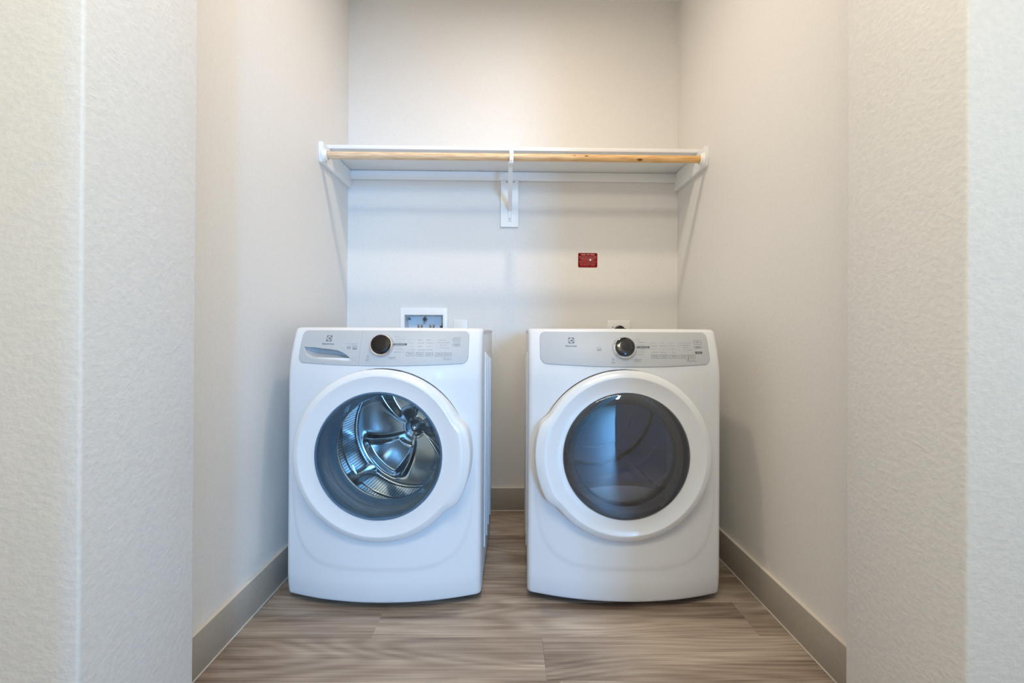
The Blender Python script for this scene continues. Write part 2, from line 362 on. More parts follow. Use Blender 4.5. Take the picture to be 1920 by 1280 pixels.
# ------------------------------------------------------------------ text helper (2-D outlines in x, z)
def text2d(s, size, x, z, align='LEFT', bold=0):
    c = bpy.data.curves.new('t', 'FONT'); c.body = s; c.size = size; c.align_x = align; c.align_y = 'CENTER'; c.resolution_u = 3; c.offset = bold
    o = bpy.data.objects.new('t', c); C.objects.link(o); bpy.context.view_layer.update()
    me = bpy.data.meshes.new_from_object(o.evaluated_get(bpy.context.evaluated_depsgraph_get()))
    vs = [(v.co.x + x, v.co.y + z) for v in me.vertices]; fs = [tuple(p.vertices) for p in me.polygons]
    bpy.data.objects.remove(o); bpy.data.curves.remove(c); bpy.data.meshes.remove(me)
    return vs, fs
def fit_text(s, width, x, z, align='LEFT', maxh=.006, bold=0):
    v, f = text2d(s, .006, 0, 0, 'LEFT', bold)
    w = max(p[0] for p in v) - min(p[0] for p in v)
    k = width / w; kh = min(k, maxh / .006)
    x0 = x if align == 'LEFT' else x - width / 2
    ky = maxh / .006 * .86
    return [(p[0] * k + x0, p[1] * ky + z) for p in v], f
def rect(x0, z0, x1, z1): return [(x0, z0), (x1, z0), (x1, z1), (x0, z1)], [(0, 1, 2, 3)]
def frame2d(x0, z0, x1, z1, t):
    v = [(x0, z0), (x1, z0), (x1, z1), (x0, z1), (x0 + t, z0 + t), (x1 - t, z0 + t), (x1 - t, z1 - t), (x0 + t, z1 - t)]
    return v, [(0, 1, 5, 4), (1, 2, 6, 5), (2, 3, 7, 6), (3, 0, 4, 7)]
def disc2d(x, z, r, n=24): return [(x + r * math.cos(2 * math.pi * i / n), z + r * math.sin(2 * math.pi * i / n)) for i in range(n)], [tuple(range(n))]
def merge(items):
    V, Fs = [], []
    for v, f in items:
        k = len(V); V += v; Fs += [tuple(i + k for i in q) for q in f]
    return V, Fs

# ------------------------------------------------------------------ the sticker, plates and supply box on the back wall
STX, STZ, SW, SHT = .429, 1.3465, .104, .078
st = empty('warning_sticker', (STX, ZB, STZ), 'small red rectangular warning sticker on the back wall above the dryer', 'sticker')
bm = bmesh.new(); n = 6; rr = .007; pts = []
for sxn, szn, a0 in ((1, 1, 0), (-1, 1, 90), (-1, -1, 180), (1, -1, 270)):
    for i in range(n + 1):
        a = math.radians(a0 + 90 * i / n); pts.append((sxn * (SW / 2 - rr) + rr * math.cos(a), szn * (SHT / 2 - rr) + rr * math.sin(a)))
a = [bm.verts.new((x, -.0012, z)) for x, z in pts]; b_ = [bm.verts.new((x, 0, z)) for x, z in pts]
bm.faces.new(a)
for i in range(len(a)): bm.faces.new((a[i], b_[i], b_[(i + 1) % len(a)], a[(i + 1) % len(a)]))
from_bm('sticker_sheet', bm, M['red'], st, None, 0)
def flat(name, vf, y, material, parent):
    v, f = vf; me = bpy.data.meshes.new(name); me.from_pydata([(x, y, z) for x, z in v], [], f); return link(name, me, material, parent, None, 0)
flat('sticker_lettering', merge([fit_text('RISK OF FIRE', .072, 0, .0295, 'C', .0125, .0001)]), -.0016, M['stxt'], st)
rows = [('DO NOT INSTALL DRYER UNDER', .094, .0185, .0075), ('OR NEAR ANY WINDOW OR', .088, .0105, .0075), ('FLAMMABLE ITEMS', .070, .003, .0075),
        ('Follow all instructions for venting and', .092, -.0045, .005), ('installation before using the dryer here', .092, -.0105, .005),
        ('Clothes dryer installation must be done', .080, -.018, .005), ('by a qualified installer', .080, -.0235, .005), ('Keep this notice for reference', .076, -.0315, .004)]
flat('small_print', merge([fit_text(s, w, 0, z, 'C', hh) for s, w, z, hh in rows]), -.0016, M['stxt'], st)
flat('paint_chip', disc2d(.014, .0015, .0055, 12), -.0019, M['inkw'], st)

def outlet_plate(cx, z0, z1, w, label, kind):
    o = empty('outlet', (cx, ZB, (z0 + z1) / 2), label, 'outlet')
    zc = (z0 + z1) / 2
    box('wall_plate', (-w / 2, -.006, z0 - zc), (w / 2, 0, z1 - zc), M['plate'], o, .0025, 3)
    if kind == 'dryer':
        z = .968 - zc; x = .002
        lathe('receptacle', [(0, -.034), (.022, -.034), (.026, -.031), (.0275, -.02), (.0275, 0)], x, z, M['black'], o, 40)
        lathe('screw', [(0, -.008), (.003, -.0075), (.004, -.006)], -.032, z + .018, M['screw'], o, 12)
        bm = bmesh.new(); add_box(bm, (x - .022, -.075, z - .05), (x + .022, -.0345, z + .012), .006, 3); from_bm('cord_plug', bm, M['black'], o)
    else:
        for dz in (-.030, .006): box('receptacle', (-.016, -.0075, dz - .014), (.016, -.006, dz + .014), M['plate'], o, .002, 2)
        lathe('screw', [(0, -.0078), (.003, -.0072), (.004, -.006)], 0, 0, M['screw'], o, 12)
    return o
outlet_plate(.598, .905, 1.022, .122, 'square white wall plate with a black receptacle just above the dryer', 'dryer')
outlet_plate(-.2545, .905, 1.021, .077, 'plain white wall plate beside the supply box behind the washer', 'duplex')

sb_ = empty('supply_box', (-.45, ZB, .95), 'recessed white washer supply box in the back wall above the washer', 'supply box')
def sbp(name, a, b, mm, bev=0): return pbox(name, a, b, M[mm], sb_, bev)
bm = bmesh.new()
X0, X1, Z0, Z1 = -.576, -.325, .835, 1.084; x0, x1, z0, z1 = -.553, -.348, .86, 1.046
add_box(bm, (X0, ZB - .008, Z0), (X1, ZB, Z1), .002)
o = from_bm('frame', bm, M['trimw']); boolean(o, [box('cut', (x0, ZB - .1, z0), (x1, ZB + .1, z1), None)])
o.parent = sb_; o.matrix_parent_inverse = Matrix.Translation(sb_.location).inverted()
bm = bmesh.new(); d = .088
vs = [bm.verts.new(p) for p in ((x0, ZB, z0), (x1, ZB, z0), (x1, ZB, z1), (x0, ZB, z1), (x0 + .004, ZB + d, z0 + .003), (x1 - .004, ZB + d, z0 + .003), (x1 - .004, ZB + d, z1 - .003), (x0 + .004, ZB + d, z1 - .003))]
for q in ((0, 4, 5, 1), (1, 5, 6, 2), (2, 6, 7, 3), (3, 7, 4, 0), (4, 7, 6, 5)): bm.faces.new([vs[i] for i in q])
o = from_bm('recess', bm, M['boxback'], sb_, None, 20); o.matrix_parent_inverse = Matrix.Translation(sb_.location).inverted()
for vx in (-.478, -.413):
    v = bpy.data.objects.new('valve', None)
    bm = bmesh.new()
    add_box(bm, (-.013, .030, .02), (.013, .056, .045), .004); add_box(bm, (-.013, .036, .045), (-.006, .050, .063), .002); add_box(bm, (.006, .036, .045), (.013, .050, .063), .002)
    bmesh.ops.create_cone(bm, cap_ends=True, segments=20, radius1=.012, radius2=.012, depth=.11, matrix=Matrix.Translation((0, .043, -.034)))
    bpy.data.objects.remove(v)
    o = from_bm('valve', bm, M['brass'], sb_); o.location = (vx + .45, 0, -.016)

# ------------------------------------------------------------------ the machines
HW, DEPTH, TOP, BOT, BOW, Y0 = .343, .697, .968, .026, .065, 1.688
def inset(d, r): return 0 if d >= r else r - math.sqrt(max(0, r * r - (r - max(d, 0)) ** 2))
def sstep(a, b, t):
    t = min(1, max(0, (t - a) / (b - a))); return t * t * (3 - 2 * t)
def tilt(z):
    t = max(0, (z - .775) / .193); return .060 * t * t + .012 * max(0, (.10 - z) / .075) ** 1.6
def bib(x, z):
    if z > .60: return 0
    k = (abs(x) / .318) ** 4.6 + (max(0, .60 - z) / .455) ** 4.6
    return -.0026 * (1 - sstep(.93, 1.05, k)) * sstep(.60, .42, z)
def ys(x, z):
    c = min(1, abs(x) / HW)
    return -BOW * (1 - c ** 2.1) + tilt(z) + bib(x, z) + inset(HW - abs(x), .016)
def pix(px, py, cx, lift=0):           # photograph point to the machine's curved front, in the machine's own x, z
    u, v = px - PX, py - PY
    c, s = math.cos(ROLL), math.sin(ROLL); u, v = c * u + s * v, -s * u + c * v
    d = [u / F, 1, -v / F]
    c, s = math.cos(PITCH), math.sin(PITCH); d[1], d[2] = c * d[1] - s * d[2], s * d[1] + c * d[2]
    c, s = math.cos(YAW), math.sin(YAW); d[0], d[1] = c * d[0] + s * d[1], -s * d[0] + c * d[1]
    y = Y0
    for _ in range(8):
        t = y / d[1]; x, z = d[0] * t - cx, H + d[2] * t
        y = Y0 + ys(max(-HW, min(HW, x)), z) - lift
    return x, z
def wrap(name, vf, off, material, parent):
    v, f = vf
    me = bpy.data.meshes.new(name); me.from_pydata([(x, ys(x, z) - off, z) for x, z in v], [], f)
    return link(name, me, material, parent, None, 0)
def panel_patch(name, x0, x1, ztop, zbot, radii, material, parent, thick=.0035, recess=None, nx=70, nz_=40):
    # grid following the curved front; radii = corner radii (tl, tr, bl, br)
    bm = bmesh.new()
    vs = [.5 - .5 * math.cos(math.pi * i / nz_) for i in range(nz_ + 1)]
    if recess: vs = [i / nz_ for i in range(nz_ + 1)]
    us = [.5 - .5 * math.cos(math.pi * i / nx) for i in range(nx + 1)]
    if recess: us = [i / nx for i in range(nx + 1)]
    G = []
    for v in vs:
        rowv = []
        for u in us:
            xm = x0 + (x1 - x0) * u
            zt, zb_ = ztop, zbot(xm); hgt = zt - zb_; dt, db = v * hgt, (1 - v) * hgt
            l = x0 + (inset(dt, radii[0]) if dt < db else inset(db, radii[2]))
            r_ = x1 - (inset(dt, radii[1]) if dt < db else inset(db, radii[3]))
            x = l + (r_ - l) * u; z = zt - v * (zt - zbot(x))
            e = min(min(dt, db) / .003, (x - l) / .003, (r_ - x) / .003, 1)
            y = ys(x, z) - thick * (.35 + .65 * math.sqrt(max(0, 1 - (1 - e) ** 2)))
            if recess: y += recess(x, z)
            rowv.append(bm.verts.new((x, y, z)))
        G.append(rowv)
    for j in range(nz_):
        for i in range(nx):
            bm.faces.new((G[j][i], G[j][i + 1], G[j + 1][i + 1], G[j + 1][i]))
    edge = [e for e in bm.edges if e.is_boundary]
    r = bmesh.ops.extrude_edge_only(bm, edges=edge)
    for v in [g for g in r['geom'] if isinstance(g, bmesh.types.BMVert)]: v.co.y = ys(v.co.x, v.co.z) + .002
    return from_bm(name, bm, material, parent, None, 30)

def build_machine(kind, cx):
    washer = kind == 'washer'
    root = empty('washing_machine' if washer else 'tumble_dryer', (cx, Y0, 0),
                 'white front-loading washing machine on the left with a clear window onto a steel drum' if washer
                 else 'white front-loading tumble dryer on the right with a smoked dark window', 'washing machine' if washer else 'dryer')
    root.rotation_euler = (0, 0, math.radians(-1.2))
    DX, DZ = (.004, .536) if washer else (-.012, .536)
    # front panel: a loft of rounded sections
    bm = bmesh.new(); NXN = 110; levels = []
    z = BOT
    zs = [BOT, BOT + .001, BOT + .003, BOT + .006] + [BOT + .006 + (TOP - .012 - BOT - .006) * i / 120 for i in range(1, 121)]
    zs += [TOP - .012 + .012 * math.sin(math.pi / 2 * i / 7) for i in range(1, 8)]
    for z in zs:
        I = inset(TOP - z, .012) + inset(z - BOT, .006); loop = []
        hw = HW - I
        loop.append((-hw, .09)); 
        for i in range(NXN + 1):
            s = -math.cos(math.pi * i / NXN); s = .5 * s + .5 * (2 * i / NXN - 1) if abs(s) < .97 else s
            s = math.sin(math.pi / 2 * (2 * i / NXN - 1)) * .6 + (2 * i / NXN - 1) * .4
            x = hw * s; loop.append((x, ys(x * HW / hw, z) + I))
        loop.append((hw, .09))
        levels.append([bm.verts.new((x, y, z)) for x, y in loop])
    for a, b in zip(levels, levels[1:]):
        n = len(a)
        for i in range(n): bm.faces.new((a[i], a[(i + 1) % n], b[(i + 1) % n], b[i]))
    bm.faces.new(levels[0][::-1]); bm.faces.new(levels[-1])
    fp = from_bm('front_panel', bm, M['enamel'])
    cuts = []
    bm = bmesh.new(); bmesh.ops.create_cone(bm, cap_ends=True, segments=96, radius1=.222, radius2=.222, depth=.6,
        matrix=Matrix.Translation((DX, 0, DZ)) @ Matrix.Rotation(math.pi / 2, 4, 'X')); cuts.append(from_bm('cut', bm, None))
    if washer: cuts.append(box('cut', (-.285, -.2, .862), (-.085, .06, .925), None))
    boolean(fp, cuts); fp.parent = root
    # cabinet shell, lid, feet, ribs
    bm = bmesh.new(); add_box(bm, (-HW + .003, .0905, .022), (HW - .003, DEPTH, TOP - .021), .004, 2)
    bmesh.ops.delete(bm, geom=[f for f in bm.faces if f.calc_center_median().y < .0915], context='FACES')
    from_bm('cabinet', bm, M['sidepaint'], root)
    box('top_panel', (-HW + .001, .0905, TOP - .0175), (HW - .001, DEPTH, TOP - .001), M['enamel'], root, .004, 3)
    for sx_ in (-1, 1):
        for yy in (.19, .30, .41, .52):
            bm = bmesh.new(); add_box(bm, (sx_ * (HW - .0032) , yy, .11), (sx_ * (HW + .0035), yy + .035, .875 - (yy - .19) * .12), .003, 2)
            from_bm('side_rib', bm, M['sidepaint'], root)
    for fx in (-.26, .26):
        for fy in (.07, .62):
            bm = bmesh.new(); bmesh.ops.create_cone(bm, cap_ends=True, segments=24, radius1=.021, radius2=.016, depth=.028, matrix=Matrix.Translation((fx, fy, .014)))
            from_bm('foot', bm, M['dark'], root)
    box('toe_base', (-.30, .03, .012), (.31, .64, .0255), M['dark'], root)

    # ---- control console
    zbot = lambda x: .8355 + .0085 * (x / .30) ** 2
    XA, XB, ZT = -.302, .296, .9575
    if washer:
        split = -.075
        top = [pix(*p, cx) for p in ((570, 650), (590, 651.3), (602.5, 653), (620, 654.8), (633.7, 656.8), (646.3, 662.5), (654, 668.5), (660, 675.5))]
        bot = [pix(*p, cx) for p in ((570, 650), (574.4, 666.7), (583.7, 672.3), (600, 674.5), (620, 676), (644, 677.6), (654, 677.8), (660, 676.5))]
        def interp(c, x):
            for (xa, za), (xb, zb2) in zip(c, c[1:]):
                if xa <= x <= xb: return za + (zb2 - za) * (x - xa) / (xb - xa)
            return None
        def recess(x, z):
            if not top[0][0] < x < top[-1][0]: return 0
            a, b = interp(top, x), interp(bot, x)
            if a is None or b is None or not b < z < a: return 0
            t = (a - z) / max(a - b, 1e-4)        # 0 at the overhanging upper lip, 1 at the bottom
            w = min(1, (x - top[0][0]) / .045, (top[-1][0] - x) / .03)
            return .034 * max(0, w) ** .6 * (1 - sstep(.35, 1.0, t)) * (min(1, t / .03))
        dr = panel_patch('detergent_drawer', XA, split - .0008, ZT, zbot, (.020, .0005, .020, .0005), M['panel'], root, recess=recess, nx=230, nz_=150)
        co = panel_patch('control_console', split + .0008, XB, ZT, zbot, (.0005, .020, .0005, .024), M['panel'], root)
    else:
        co = dr = panel_patch('control_console', XA, XB + .004, ZT, zbot, (.020, .020, .026, .022), M['panel'], root)
    OFF = .0041
    P = lambda x, y: pix(x, y, cx, .003)
    def R(xa, ya, xb, yb_, fn, *k):
        (a, b), (c, d_) = P(xa, yb_), P(xb, ya); return fn(a, b, c, d_, *k)
    def T(s, xa, xb, y, maxh=.0052, bold=0):
        (a, b), (c, _) = P(xa, y), P(xb, y); return fit_text(s, c - a, a, b, 'LEFT', maxh, bold)
    # emblem: dark square with a round window and a pointer, and the maker's lettering
    ex, ey, bw = ((617, 634, (603.5, 626.5, 644.3)) if washer else (1071.5, 638, (1060.5, 1082, 648.3)))
    a, b = P(ex, ey); h = .0100
    wrap('emblem_square', rect(a - h, b - h, a + h, b + h), OFF, M['ink'], dr)
    wrap('emblem_disc', disc2d(a, b, h * .86, 28), OFF + .0003, M['panel'], dr)
    wrap('emblem_pointer', ([(a - h * .72, b - h * .05), (a + h * .25, b - h * .30), (a + h * .35, b - h * .82), (a + h * .52, b - h * .10), (a + h * .40, b + h * .80), (a + h * .2, b + h * .25)],
                            [(0, 1, 5), (1, 3, 5), (1, 2, 3), (3, 4, 5)]), OFF + .0006, M['ink'], dr)
    wrap('lettering', T('Electrolux', bw[0], bw[1], bw[2], .0084, .0001), OFF, M['ink'], dr)
    if washer:
        wrap('drawer_note', merge([T('HIGH EFFICIENCY', 646, 670, 644.2, .004), R(650.5, 649, 658, 653.5, frame2d, .0012), T('he', 651.5, 657, 651.2, .005, .0002),
                                   R(661, 652, 669.5, 655, rect), R(661, 648, 669.5, 651, frame2d, .001)]), OFF, M['ink2'], dr)
        cyc = [('Normal', 739.4, 748.5, 631), ('Heavy Duty Wash', 741.5, 759, 636), ('Whites Wash', 741.5, 752.5, 640.4), None, ('Casual Wash', 740.5, 754.5, 649.5),
               ('Quick Fast Wash', 740.5, 757, 654.2), ('Rinse and Spin Cycle', 739.5, 758.5, 659.4)]
        dots = [(735.5, 632.3), (738, 636.4), (739.3, 640.6), (739.3, 649.8), (737.5, 654.4), (735.3, 659.4)]
        bar = (738.5, 643.4, 764, 647.2); bartext = ('NORMAL EVERYDAY', 741, 761, 645.3)
        cols = [(767, [('Hot', 772, 774.5), ('Warm', 771, 775.5), ('Cool', 771, 774.5), ('Tap Cold', 770, 779)]),
                (784.7, [('Heavy', 785, 792.5), ('Normal', 786, 795.5), ('Light', 785, 792), ('Extra Light', 785.5, 798)]),
                (801.4, [('Max', 802, 809), ('Medium', 803, 813), ('Low', 804, 808), ('No Spin', 803, 812)])]
        ry = [636.9, 642.8, 648.9, 655.3]
        opt = [('Fresh Water', 823, 836.5, 637.3), ('Extended Tumble', 822, 843, 642.2), ('Delay Start', 825, 838, 646.7), ('Control Lock Hold', 824, 842.5, 651.6)]
        bt = [('TEMP', 762, 777, 659.8, 667), ('SOIL', 780.5, 795, 660.3, 667.3), ('SPIN', 798.8, 812.8, 660.6, 667.5), ('OPTIONS', 816.5, 834.5, 661, 667.8), ('SELECT', 835.5, 847, 661, 667.8)]
        st_ = [('START', 850, 863, 633, 640.5), ('CANCEL', 850, 863, 644, 648.5)]
        misc = [T('ON/OFF', 729, 742.5, 670, .006, .0001), R(729, 672.4, 742.5, 672.8, rect), T('SIGNAL', 685, 693, 674.8, .0045, .0002), R(687.5, 666.5, 691.5, 670.5, frame2d, .0010),
                T('add clothes', 834, 847.5, 671.3, .0042), R(832, 673.4, 848, 674.1, rect), R(832, 669.8, 833.6, 671.8, rect)]
        sd = [(848.2, 636), (847.8, 645.5)]; kx, ky = 715, 648; dark = None
        od = [(820, 637.3), (820, 642.2), (820, 646.7), (820, 651.6)]
    else:
        cyc = [('Heavy', 1191.5, 1200, 637), ('Mixed Bulky Load', 1195, 1210.5, 641.7), ('Towels Auto', 1197, 1208.5, 646.2), None, ('Casual Load', 1199.5, 1212, 655),
               ('Delicates', 1197.5, 1208, 659.6), ('Time Dry', 1197, 1209, 664.3)]
        dots = [(1188.3, 638.4), (1191.8, 642), (1194.2, 646.2), (1196.4, 655.3), (1195.8, 659.6), (1194.2, 664.2)]
        bar = (1194.7, 648.8, 1217.8, 652.6); bartext = ('NORMAL EVERYDAY', 1198, 1216, 650.7)
        cols = [(1220, [('High', 1223, 1227.5), ('Medium', 1222, 1232), ('Low', 1225, 1229), ('Air Fluff', 1223.5, 1234)]),
                (1237.4, [('Max', 1240, 1244), ('Normal', 1239, 1248.5), ('Less', 1242, 1246), ('Damp', 1240, 1248)]),
                (1254, [('60 m', 1257, 1262), ('45 min', 1257, 1264), ('30 min', 1258, 1265.5), ('15 min', 1259, 1266)])]
        ry = [642.6, 648.3, 654.2, 660.2]
        opt = [('Extended Tumble', 1274, 1293.5, 642.6), ('Wrinkle Release', 1274, 1293, 647.1), ('Delay Start', 1278.5, 1291, 651.6), ('Control Lock Hold', 1279, 1295.5, 656.1)]
        bt = [('TEMP', 1221.8, 1235.3, 664.8, 671.6), ('LEVEL', 1238.8, 1252.5, 664.8, 671.7), ('TIME', 1256, 1269.7, 664.9, 671.8), ('OPTIONS', 1272.8, 1289.5, 665, 671.9), ('SELECT', 1290.4, 1302, 665, 671.9)]
        st_ = [('START', 1300, 1312.4, 637.5, 645.3), ('CANCEL', 1301, 1313.8, 649, 652.8)]
        misc = [T('ON/OFF', 1189, 1203.5, 674.4, .006, .0001), R(1189, 677, 1203.5, 677.5, rect), T('SIGNAL', 1147, 1154.5, 679.5, .0045, .0002),
                R(1148.3, 671.8, 1152.8, 675.8, frame2d, .0010), T('add steam', 1292, 1304, 675.2, .0045), R(1288.5, 677, 1304, 677.8, rect), R(1288.4, 673.2, 1290.6, 675.6, rect),
                R(1120, 651, 1127.8, 654.3, frame2d, .001), R(1120, 655.4, 1127.8, 657.3, rect)]
        sd = [(1298, 641), (1299.5, 650), (1300.5, 660)]; kx, ky = 1172, 653; dark = (1302.8, 658.7, 1315, 663)
        od = [(1271.5, 642.6), (1271.8, 647.1), (1272.8, 651.6), (1273, 656.1)]
    dk = lambda p, r=.0011: disc2d(*P(*p), r, 8)
    wrap('cycle_list', merge([T(c[0], c[1], c[2], c[3], .0048) for c in cyc if c] + [dk(p) for p in dots]), OFF, M['ink2'], co)
    wrap('selected_cycle_bar', R(*bar, rect), OFF, M['ink'], co)
    wrap('selected_cycle_text', T(*bartext, .0040), OFF + .0004, M['inkw'], co)
    for x0_, items in cols:
        wrap('setting_list', merge([T(s, a_, b2_, ry[i], .0048) for i, (s, a_, b2_) in enumerate(items)] + [dk((x0_ + i * .4, ry[i])) for i in range(4)]), OFF, M['ink2'], co)
    wrap('option_list', merge([T(*k, .0048) for k in opt] + [dk(p) for p in od]), OFF, M['ink2'], co)
    for s, xa, xb, ya, yb_ in bt + st_:
        pad = (xb - xa) * .18
        wrap('button', merge([R(xa, ya, xb, yb_, frame2d, .0007), T(s, xa + pad, xb - pad, (ya + yb_) / 2, .0060)]), OFF, M['ink'], co)
    if dark:
        wrap('dark_button', R(*dark, rect), OFF, M['ink'], co); wrap('dark_button_text', T('WRINKLE', dark[0] + 2, dark[2] - 2, (dark[1] + dark[3]) / 2, .004), OFF + .0004, M['inkw'], co)
    for it in misc: wrap('small_print', it, OFF, M['ink2'], co)['kind'] = 'stuff'
    for p in sd: wrap('indicator_dot', dk(p), OFF, M['ink2'], co)
    # dial
    a, b = pix(kx, ky, cx, .012); y = ys(a, b) - .003
    t = math.atan((ys(a, b + .02) - ys(a, b - .02)) / .04)
    dl = bpy.data.objects.new('dial', None)
    bm = bmesh.new(); lathe_y(bm, [(.0425, .004), (.0425, -.001), (.0405, -.004), (.0395, -.009), (.037, -.0115), (.0345, -.0115), (.0335, -.010), (.0335, .0)], 0, 0, 72)
    ring = from_bm('dial', bm, M['chrome'], root); ring.location = (a, y, b); ring.rotation_euler = (-t, 0, 0)
    bpy.data.objects.remove(dl)
    lathe('dial_cap', [(.0334, -.004), (.0334, -.018), (.0325, -.021), (.030, -.0228), (.018, -.0236), (0, -.0238)], 0, 0, M['dial2'] if washer else M['dial'], ring, 72)
    if washer:
        bm = bmesh.new()
        for i in range(30):
            an = 2 * math.pi * i / 30; c_, s_ = math.cos(an), math.sin(an)
            q = [(.0302, -.0006), (.0318, -.0006), (.0318, .0006), (.0302, .0006)]
            bm.faces.new([bm.verts.new((r_ * c_ - w_ * s_, -.0229, r_ * s_ + w_ * c_)) for r_, w_ in q])
        from_bm('dial_marks', bm, M['screw'], ring, None, 0)

    # ---- door: a ring whose outline bulges at the grip
    RO, side = .2905, (0 if washer else math.pi)
    def outline(r, t):
        if r < .262: return r
        d = abs((t - side - (-.12 if washer else .09) + math.pi) % (2 * math.pi) - math.pi)
        k = sstep(math.radians(34), math.radians(23), d)
        return r + (.018 * k) * min(1, (r - .262) / .012)
    yf = -BOW - .030
    prof = [(.2135, yf + .024), (.2135, yf + .011), (.2155, yf + .0085), (.222, yf + .0088), (.240, yf + .0070), (.2580, yf + .0030), (.2645, yf + .0008), (.2672, yf),
            (.2690, yf + .0003), (.2860, yf + .0088), (RO - .0012, yf + .0118), (RO, yf + .0145), (RO, yf + .024), (RO - .002, yf + .0265), (.240, yf + .028)]
    door = lathe('door', prof, DX, DZ, M['doorpl'], root, 160, outline, close=True, sharp=28)
    lathe('door_gasket', [(.225, yf + .0285), (RO - .0035, yf + .0285), (RO - .0035, yf + .036), (.225, yf + .036)], DX, DZ, M['dark'], root, 160, outline, True)
    lathe('door_surround', [(.226, yf + .0325), (RO - .004, yf + .0325), (RO - .0005, yf + .0345), (RO + .003, yf + .10), (.226, yf + .10)], DX, DZ, M['enamel'], root, 160, outline, True)
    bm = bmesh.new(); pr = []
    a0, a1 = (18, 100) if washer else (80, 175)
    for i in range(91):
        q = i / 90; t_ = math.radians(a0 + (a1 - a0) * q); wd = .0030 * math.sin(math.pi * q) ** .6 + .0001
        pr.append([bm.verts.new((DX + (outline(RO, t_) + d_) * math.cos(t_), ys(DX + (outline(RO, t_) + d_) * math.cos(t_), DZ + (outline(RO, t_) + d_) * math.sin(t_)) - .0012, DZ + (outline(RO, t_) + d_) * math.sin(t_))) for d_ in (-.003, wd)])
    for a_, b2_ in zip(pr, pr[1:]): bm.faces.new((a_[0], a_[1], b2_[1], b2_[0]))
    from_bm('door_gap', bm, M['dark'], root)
    if washer:
        lathe('window_rim', [(.2133, yf + .012), (.2133, yf + .006), (.2105, yf + .004), (.2075, yf + .007), (.2070, yf + .020)], DX, DZ, mat('dark_blue_glass_edge', (.06, .13, .22), .15, 0, .5), door, 128)
        lathe('window_glass', [(.2072, yf + .009), (.204, yf + .012), (.199, yf + .030), (.188, yf + .085), (.176, yf + .128), (.160, yf + .142), (.10, yf + .150), (0, yf + .153)], DX, DZ, M['wglass'], door, 128, None, False, 80)
        lathe('rubber_gasket', [(.2215, -.050), (.218, -.02), (.207, .0), (.212, .015), (.206, .03), (.193, .052), (.190, .062), (.193, .070), (.205, .075)], DX, DZ, M['rubber'], root, 128)
        lathe('gasket_rim', [(.1925, .050), (.1895, .0475), (.1870, .050), (.1895, .0525)], DX, DZ, M['chrome'], root, 128, None, True)
        # drum
        bm = bmesh.new()
        rings = lathe_y(bm, [(.262, .100), (.262, .485)], DX, DZ, 128)
        uvl = bm.loops.layers.uv.new('UVMap')
        for f in bm.faces:
            for lp in f.loops:
                an = math.atan2(lp.vert.co.z - DZ, lp.vert.co.x - DX) / (2 * math.pi) % 1
                ca = math.atan2(f.calc_center_median().z - DZ, f.calc_center_median().x - DX) / (2 * math.pi) % 1
                if an - ca > .5: an -= 1
                if ca - an > .5: an += 1
                lp[uvl].uv = (an, (lp.vert.co.y - .1) / .385)
        drum = from_bm('drum', bm, M['perf'], root)
        lathe('drum_lip', [(.262, .100), (.262, .094), (.215, .082), (.203, .078), (.199, .080), (.199, .085), (.206, .092), (.262, .104)], DX, DZ, M['chrome'], drum, 128)
        for yy in (.135, .29, .455):
            lathe('drum_band', [(.2618, yy - .006), (.2585, yy - .002), (.2585, yy + .002), (.2618, yy + .006)], DX, DZ, M['steel'], drum, 128)
        # back plate: three swept petals pressed into the steel
        bm = bmesh.new(); NR, NA = 70, 240; G = []
        for i in range(1, NR + 1):
            r = .262 * i / NR; g = []
            for j in range(NA):
                t_ = 2 * math.pi * j / NA; q = r / .262
                sw = t_ + .45 * q - .1
                lobe = math.cos(3 * sw)
                petal = sstep(-.1, .45, lobe) * sstep(.12, .40, q) * (1 - sstep(.86, .95, q))
                rib = math.exp(-((lobe - .0) / .25) ** 2) * sstep(.12, .3, q) * (1 - sstep(.80, .92, q))
                y = .492 - .030 * (1 - sstep(0, .2, q)) + .034 * petal - .020 * rib - .012 * q * q
                g.append(bm.verts.new((DX + r * math.cos(t_), y, DZ + r * math.sin(t_))))
            G.append(g)
        c0 = bm.verts.new((DX, .462, DZ))
        for j in range(NA): bm.faces.new((c0, G[0][j], G[0][(j + 1) % NA]))
        for a_, b2_ in zip(G, G[1:]):
            for j in range(NA): bm.faces.new((a_[j], b2_[j], b2_[(j + 1) % NA], a_[(j + 1) % NA]))
        from_bm('drum_back', bm, M['steel'], drum, None, 180)
        for k in range(3):
            an = math.radians(222 + 120 * k); bm = bmesh.new(); NL, NW = 24, 14; G = []
            for i in range(NL + 1):
                yy = .115 + .35 * i / NL; en = math.sin(math.pi * min(1, max(0, i / NL))) ** .35; g = []
                for j in range(NW + 1):
                    w = (j / NW - .5) * 2; da = w * .125 + .10 * (i / NL - .5)
                    hgt = .050 * en * max(0, 1 - abs(w) ** 2.6)
                    r = .2615 - hgt; g.append(bm.verts.new((DX + r * math.cos(an + da), yy, DZ + r * math.sin(an + da))))
                G.append(g)
            for a_, b2_ in zip(G, G[1:]):
                for j in range(NW): bm.faces.new((a_[j], a_[j + 1], b2_[j + 1], b2_[j]))
            from_bm('lifter', bm, M['steel'], drum, None, 180)
        T0 = Vector((DX, .08, DZ)); drum.matrix_local = Matrix.Translation(T0) @ Matrix.Rotation(math.radians(-2), 4, 'X') @ Matrix.Translation(-T0)
    else:
        lathe('window_glass', [(.2134, yf + .012), (.2132, yf + .006), (.208, yf + .0045), (.19, yf + .0038), (.13, yf + .0026), (.06, yf + .0018), (0, yf + .0015)], DX, DZ, M['dglass'], door, 128, None, False, 80)
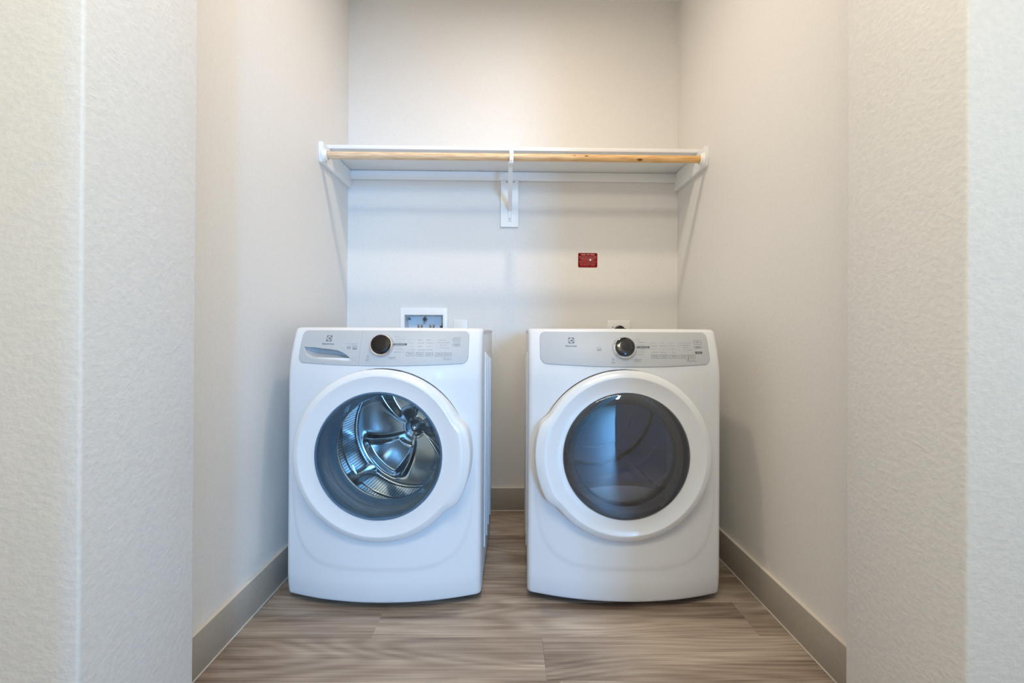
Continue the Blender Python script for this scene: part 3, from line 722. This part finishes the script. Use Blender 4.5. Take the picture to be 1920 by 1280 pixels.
        lathe('window_border', [(.2130, yf + .020), (.176, yf + .030), (.172, yf + .045), (.172, yf + .062), (.178, yf + .075), (.2130, yf + .075)], DX, DZ, M['smoke_ring'], door, 128)
        EZ = DZ + .068
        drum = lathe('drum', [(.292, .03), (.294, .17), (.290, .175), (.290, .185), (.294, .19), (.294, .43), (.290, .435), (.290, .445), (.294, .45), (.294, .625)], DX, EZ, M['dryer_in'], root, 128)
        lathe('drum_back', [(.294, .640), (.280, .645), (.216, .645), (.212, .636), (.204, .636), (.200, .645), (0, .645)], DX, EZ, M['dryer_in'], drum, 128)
        lathe('drum_rim', [(.2965, .622), (.2845, .630), (.2835, .642), (.2965, .644)], DX, EZ, M['dark'], drum, 128)
        bm = bmesh.new(); A_, B_ = [], []
        for i in range(97):
            t_ = 2 * math.pi * i / 96
            A_.append((DX + .200 * math.cos(t_), DZ + .200 * math.sin(t_))); B_.append((DX + .294 * math.cos(t_), EZ + .294 * math.sin(t_)))
        for i in range(96):
            q = [(A_[i][0], -.045, A_[i][1]), (A_[i + 1][0], -.045, A_[i + 1][1]), (A_[i + 1][0], .026, A_[i + 1][1]), (A_[i][0], .026, A_[i][1])]
            bm.faces.new([bm.verts.new(p) for p in q])
            q = [(A_[i][0], .026, A_[i][1]), (A_[i + 1][0], .026, A_[i + 1][1]), (B_[i + 1][0], .030, B_[i + 1][1]), (B_[i][0], .030, B_[i][1])]
            bm.faces.new([bm.verts.new(p) for p in q])
        bmesh.ops.remove_doubles(bm, verts=bm.verts, dist=.00005)
        from_bm('front_bulkhead', bm, M['dryer_lip'], root)
        bm = bmesh.new(); n_ = 24; up, lo = [], []
        for i in range(n_ + 1):
            x = -.165 + .33 * i / n_; up.append((DX + x, DZ - .122 - .020 * (x / .165) ** 2)); lo.append((DX + x, DZ - math.sqrt(.199 ** 2 - x * x)))
        for y0_, y1_ in ((-.012, .045),):
            F_ = [[bm.verts.new((x, y, z)) for x, z in c] for c in (up, lo) for y in (y0_, y1_)]
            uf, ub, lf, lb = F_
            for i in range(n_):
                bm.faces.new((uf[i], uf[i + 1], ub[i + 1], ub[i])); bm.faces.new((lf[i], lf[i + 1], uf[i + 1], uf[i])); bm.faces.new((lb[i], ub[i], ub[i + 1], lb[i + 1]))
        from_bm('lint_duct', bm, M['dryer_lip'], root)
        for k in range(3):
            an = math.radians(300 + 120 * k); bm = bmesh.new(); G = []
            for i in range(17):
                yy = .05 + .46 * i / 16; en = math.sin(math.pi * i / 16) ** .4; g = []
                for j in range(11):
                    w = (j / 10 - .5) * 2; r = .2935 - .045 * en * (1 - abs(w) ** 2.2); g.append(bm.verts.new((DX + r * math.cos(an + w * .08), yy, EZ + r * math.sin(an + w * .08))))
                G.append(g)
            for a_, b2_ in zip(G, G[1:]):
                for j in range(10): bm.faces.new((a_[j], a_[j + 1], b2_[j + 1], b2_[j]))
            from_bm('lifter', bm, M['dryer_in'], drum, None, 180)
    return root
build_machine('washer', -.434)
build_machine('dryer', .417)
